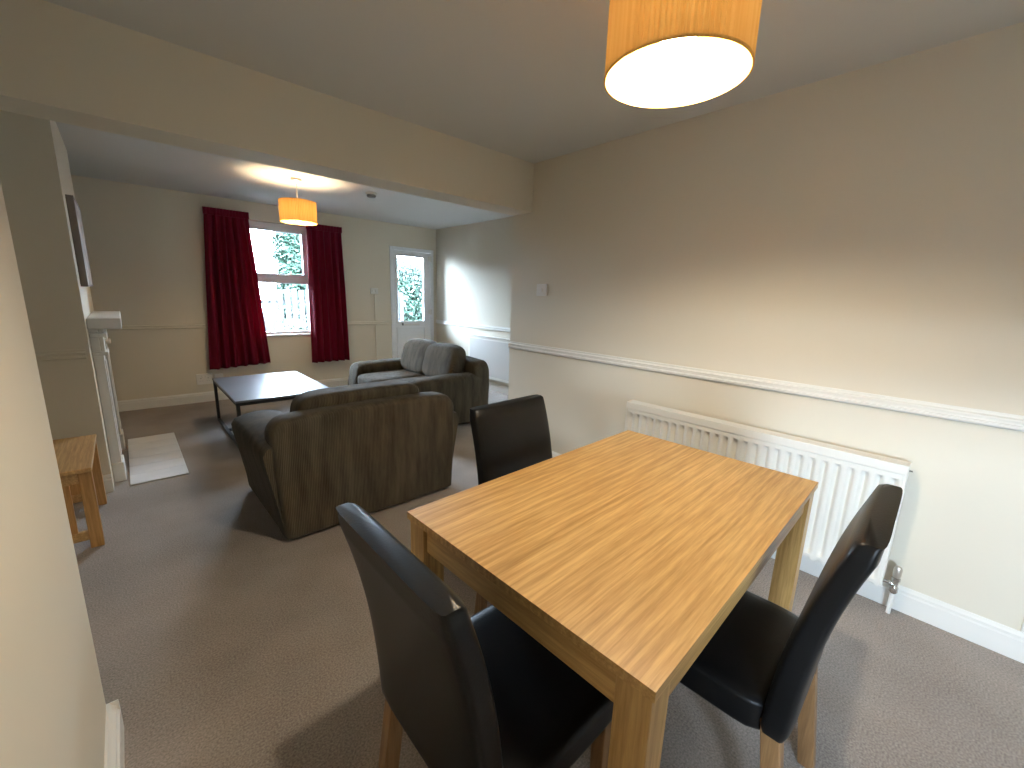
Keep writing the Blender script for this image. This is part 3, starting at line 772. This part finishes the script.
def leaf_cloud(n, c, r, size, flat=0.0):
    bm = bmesh.new()
    for _ in range(n):
        d = Vector((random.uniform(-1, 1), random.uniform(-1, 1), random.uniform(-1, 1)))
        d *= 1.0 / max(1.0, (abs(d.x) ** 6 + abs(d.y) ** 6 + abs(d.z) ** 6) ** (1 / 6)) * random.uniform(0.93, 1.0)
        p = Vector((c[0] + d.x * r[0], c[1] + d.y * r[1], c[2] + d.z * r[2]))
        a = Vector((random.gauss(0, 1), random.gauss(0, 1), random.gauss(0, 1))).normalized()
        b_ = a.orthogonal().normalized(); s = size * random.uniform(0.6, 1.3)
        vv = [bm.verts.new(p + a * s), bm.verts.new(p + b_ * s * 0.5), bm.verts.new(p - a * s), bm.verts.new(p - b_ * s * 0.5)]
        bm.faces.new(vv)
    return bm
def plant(name, label, cat, loc, n, r, zc, size, leafm, group=None, stems=5):
    t = thing(name, label, cat, loc, 0, group)
    obj('foliage', leaf_cloud(n, (0, 0, zc), r, size), leafm, t)
    bm = bmesh.new()
    for k in range(stems):
        a = random.uniform(0, 2 * PI); q = 0.55
        tube(bm, [(0.06 * math.cos(a), 0.06 * math.sin(a), 0), (0.25 * r[0] * math.cos(a), 0.25 * r[1] * math.sin(a), zc * 0.5), (q * r[0] * math.cos(a), q * r[1] * math.sin(a), zc)], [0.03, 0.022, 0.012], 6)
    obj('trunk', bm, TWIG, t)
    return t
plant('hedge_tree', 'tall green leafy tree behind the fence, seen through the upper window', 'tree', (1.06, 11.2, -0.12), 22000, (0.80, 0.6, 1.50), 1.75, 0.06, LEAF)
plant('hedge_shrub', 'broad green hedge seen through the door glass', 'hedge', (3.95, 11.0, -0.12), 30000, (1.75, 0.7, 1.22), 1.24, 0.06, LEAF)
plant('garden_shrub', 'low light green shrub before the fence, in the lower window', 'shrub', (-0.05, 8.5, -0.12), 1500, (0.42, 0.35, 0.40), 0.55, 0.05, LEAF2)
plant('garden_shrub', 'low pale green plant at the bottom of the door glass', 'shrub', (2.15, 8.3, -0.12), 1200, (0.45, 0.35, 0.38), 0.50, 0.05, LEAF2)
bs = thing('bare_shrub', 'bare reddish stems spreading in front of the fence', 'shrub', (-0.95, 7.7, -0.12))
bm = bmesh.new()
for k in range(16):
    a = random.uniform(-0.35, 0.35) ; L = random.uniform(0.8, 1.5); sp = random.uniform(-0.2, 1.1)
    tube(bm, [(random.uniform(-0.05, 0.05), 0, 0), (sp * 0.35, a * 0.4, L * 0.5), (sp * 0.9, a, L * 0.95)], [0.014, 0.010, 0.004], 6)
obj('stems', bm, TWIG, bs)
hb = thing('outbuilding', 'low pale outbuilding far behind the fence', 'building', (-2.6, 16.0, -0.12))
obj('walls', B(-2.5, 2.5, -1.2, 1.2, 0, 2.1), RENDER_W, hb)
bm = bmesh.new(); ring_loft(bm, [[(x, -1.4, 2.1), (x, 1.4, 2.1), (x, 0, 2.75)] for x in (-2.65, 2.65)]); obj('roof', bm, ROOFM, hb)
obj('garage_door', B(-1.2, 1.2, -1.22, -1.2, 0, 1.9), FENCE, hb)
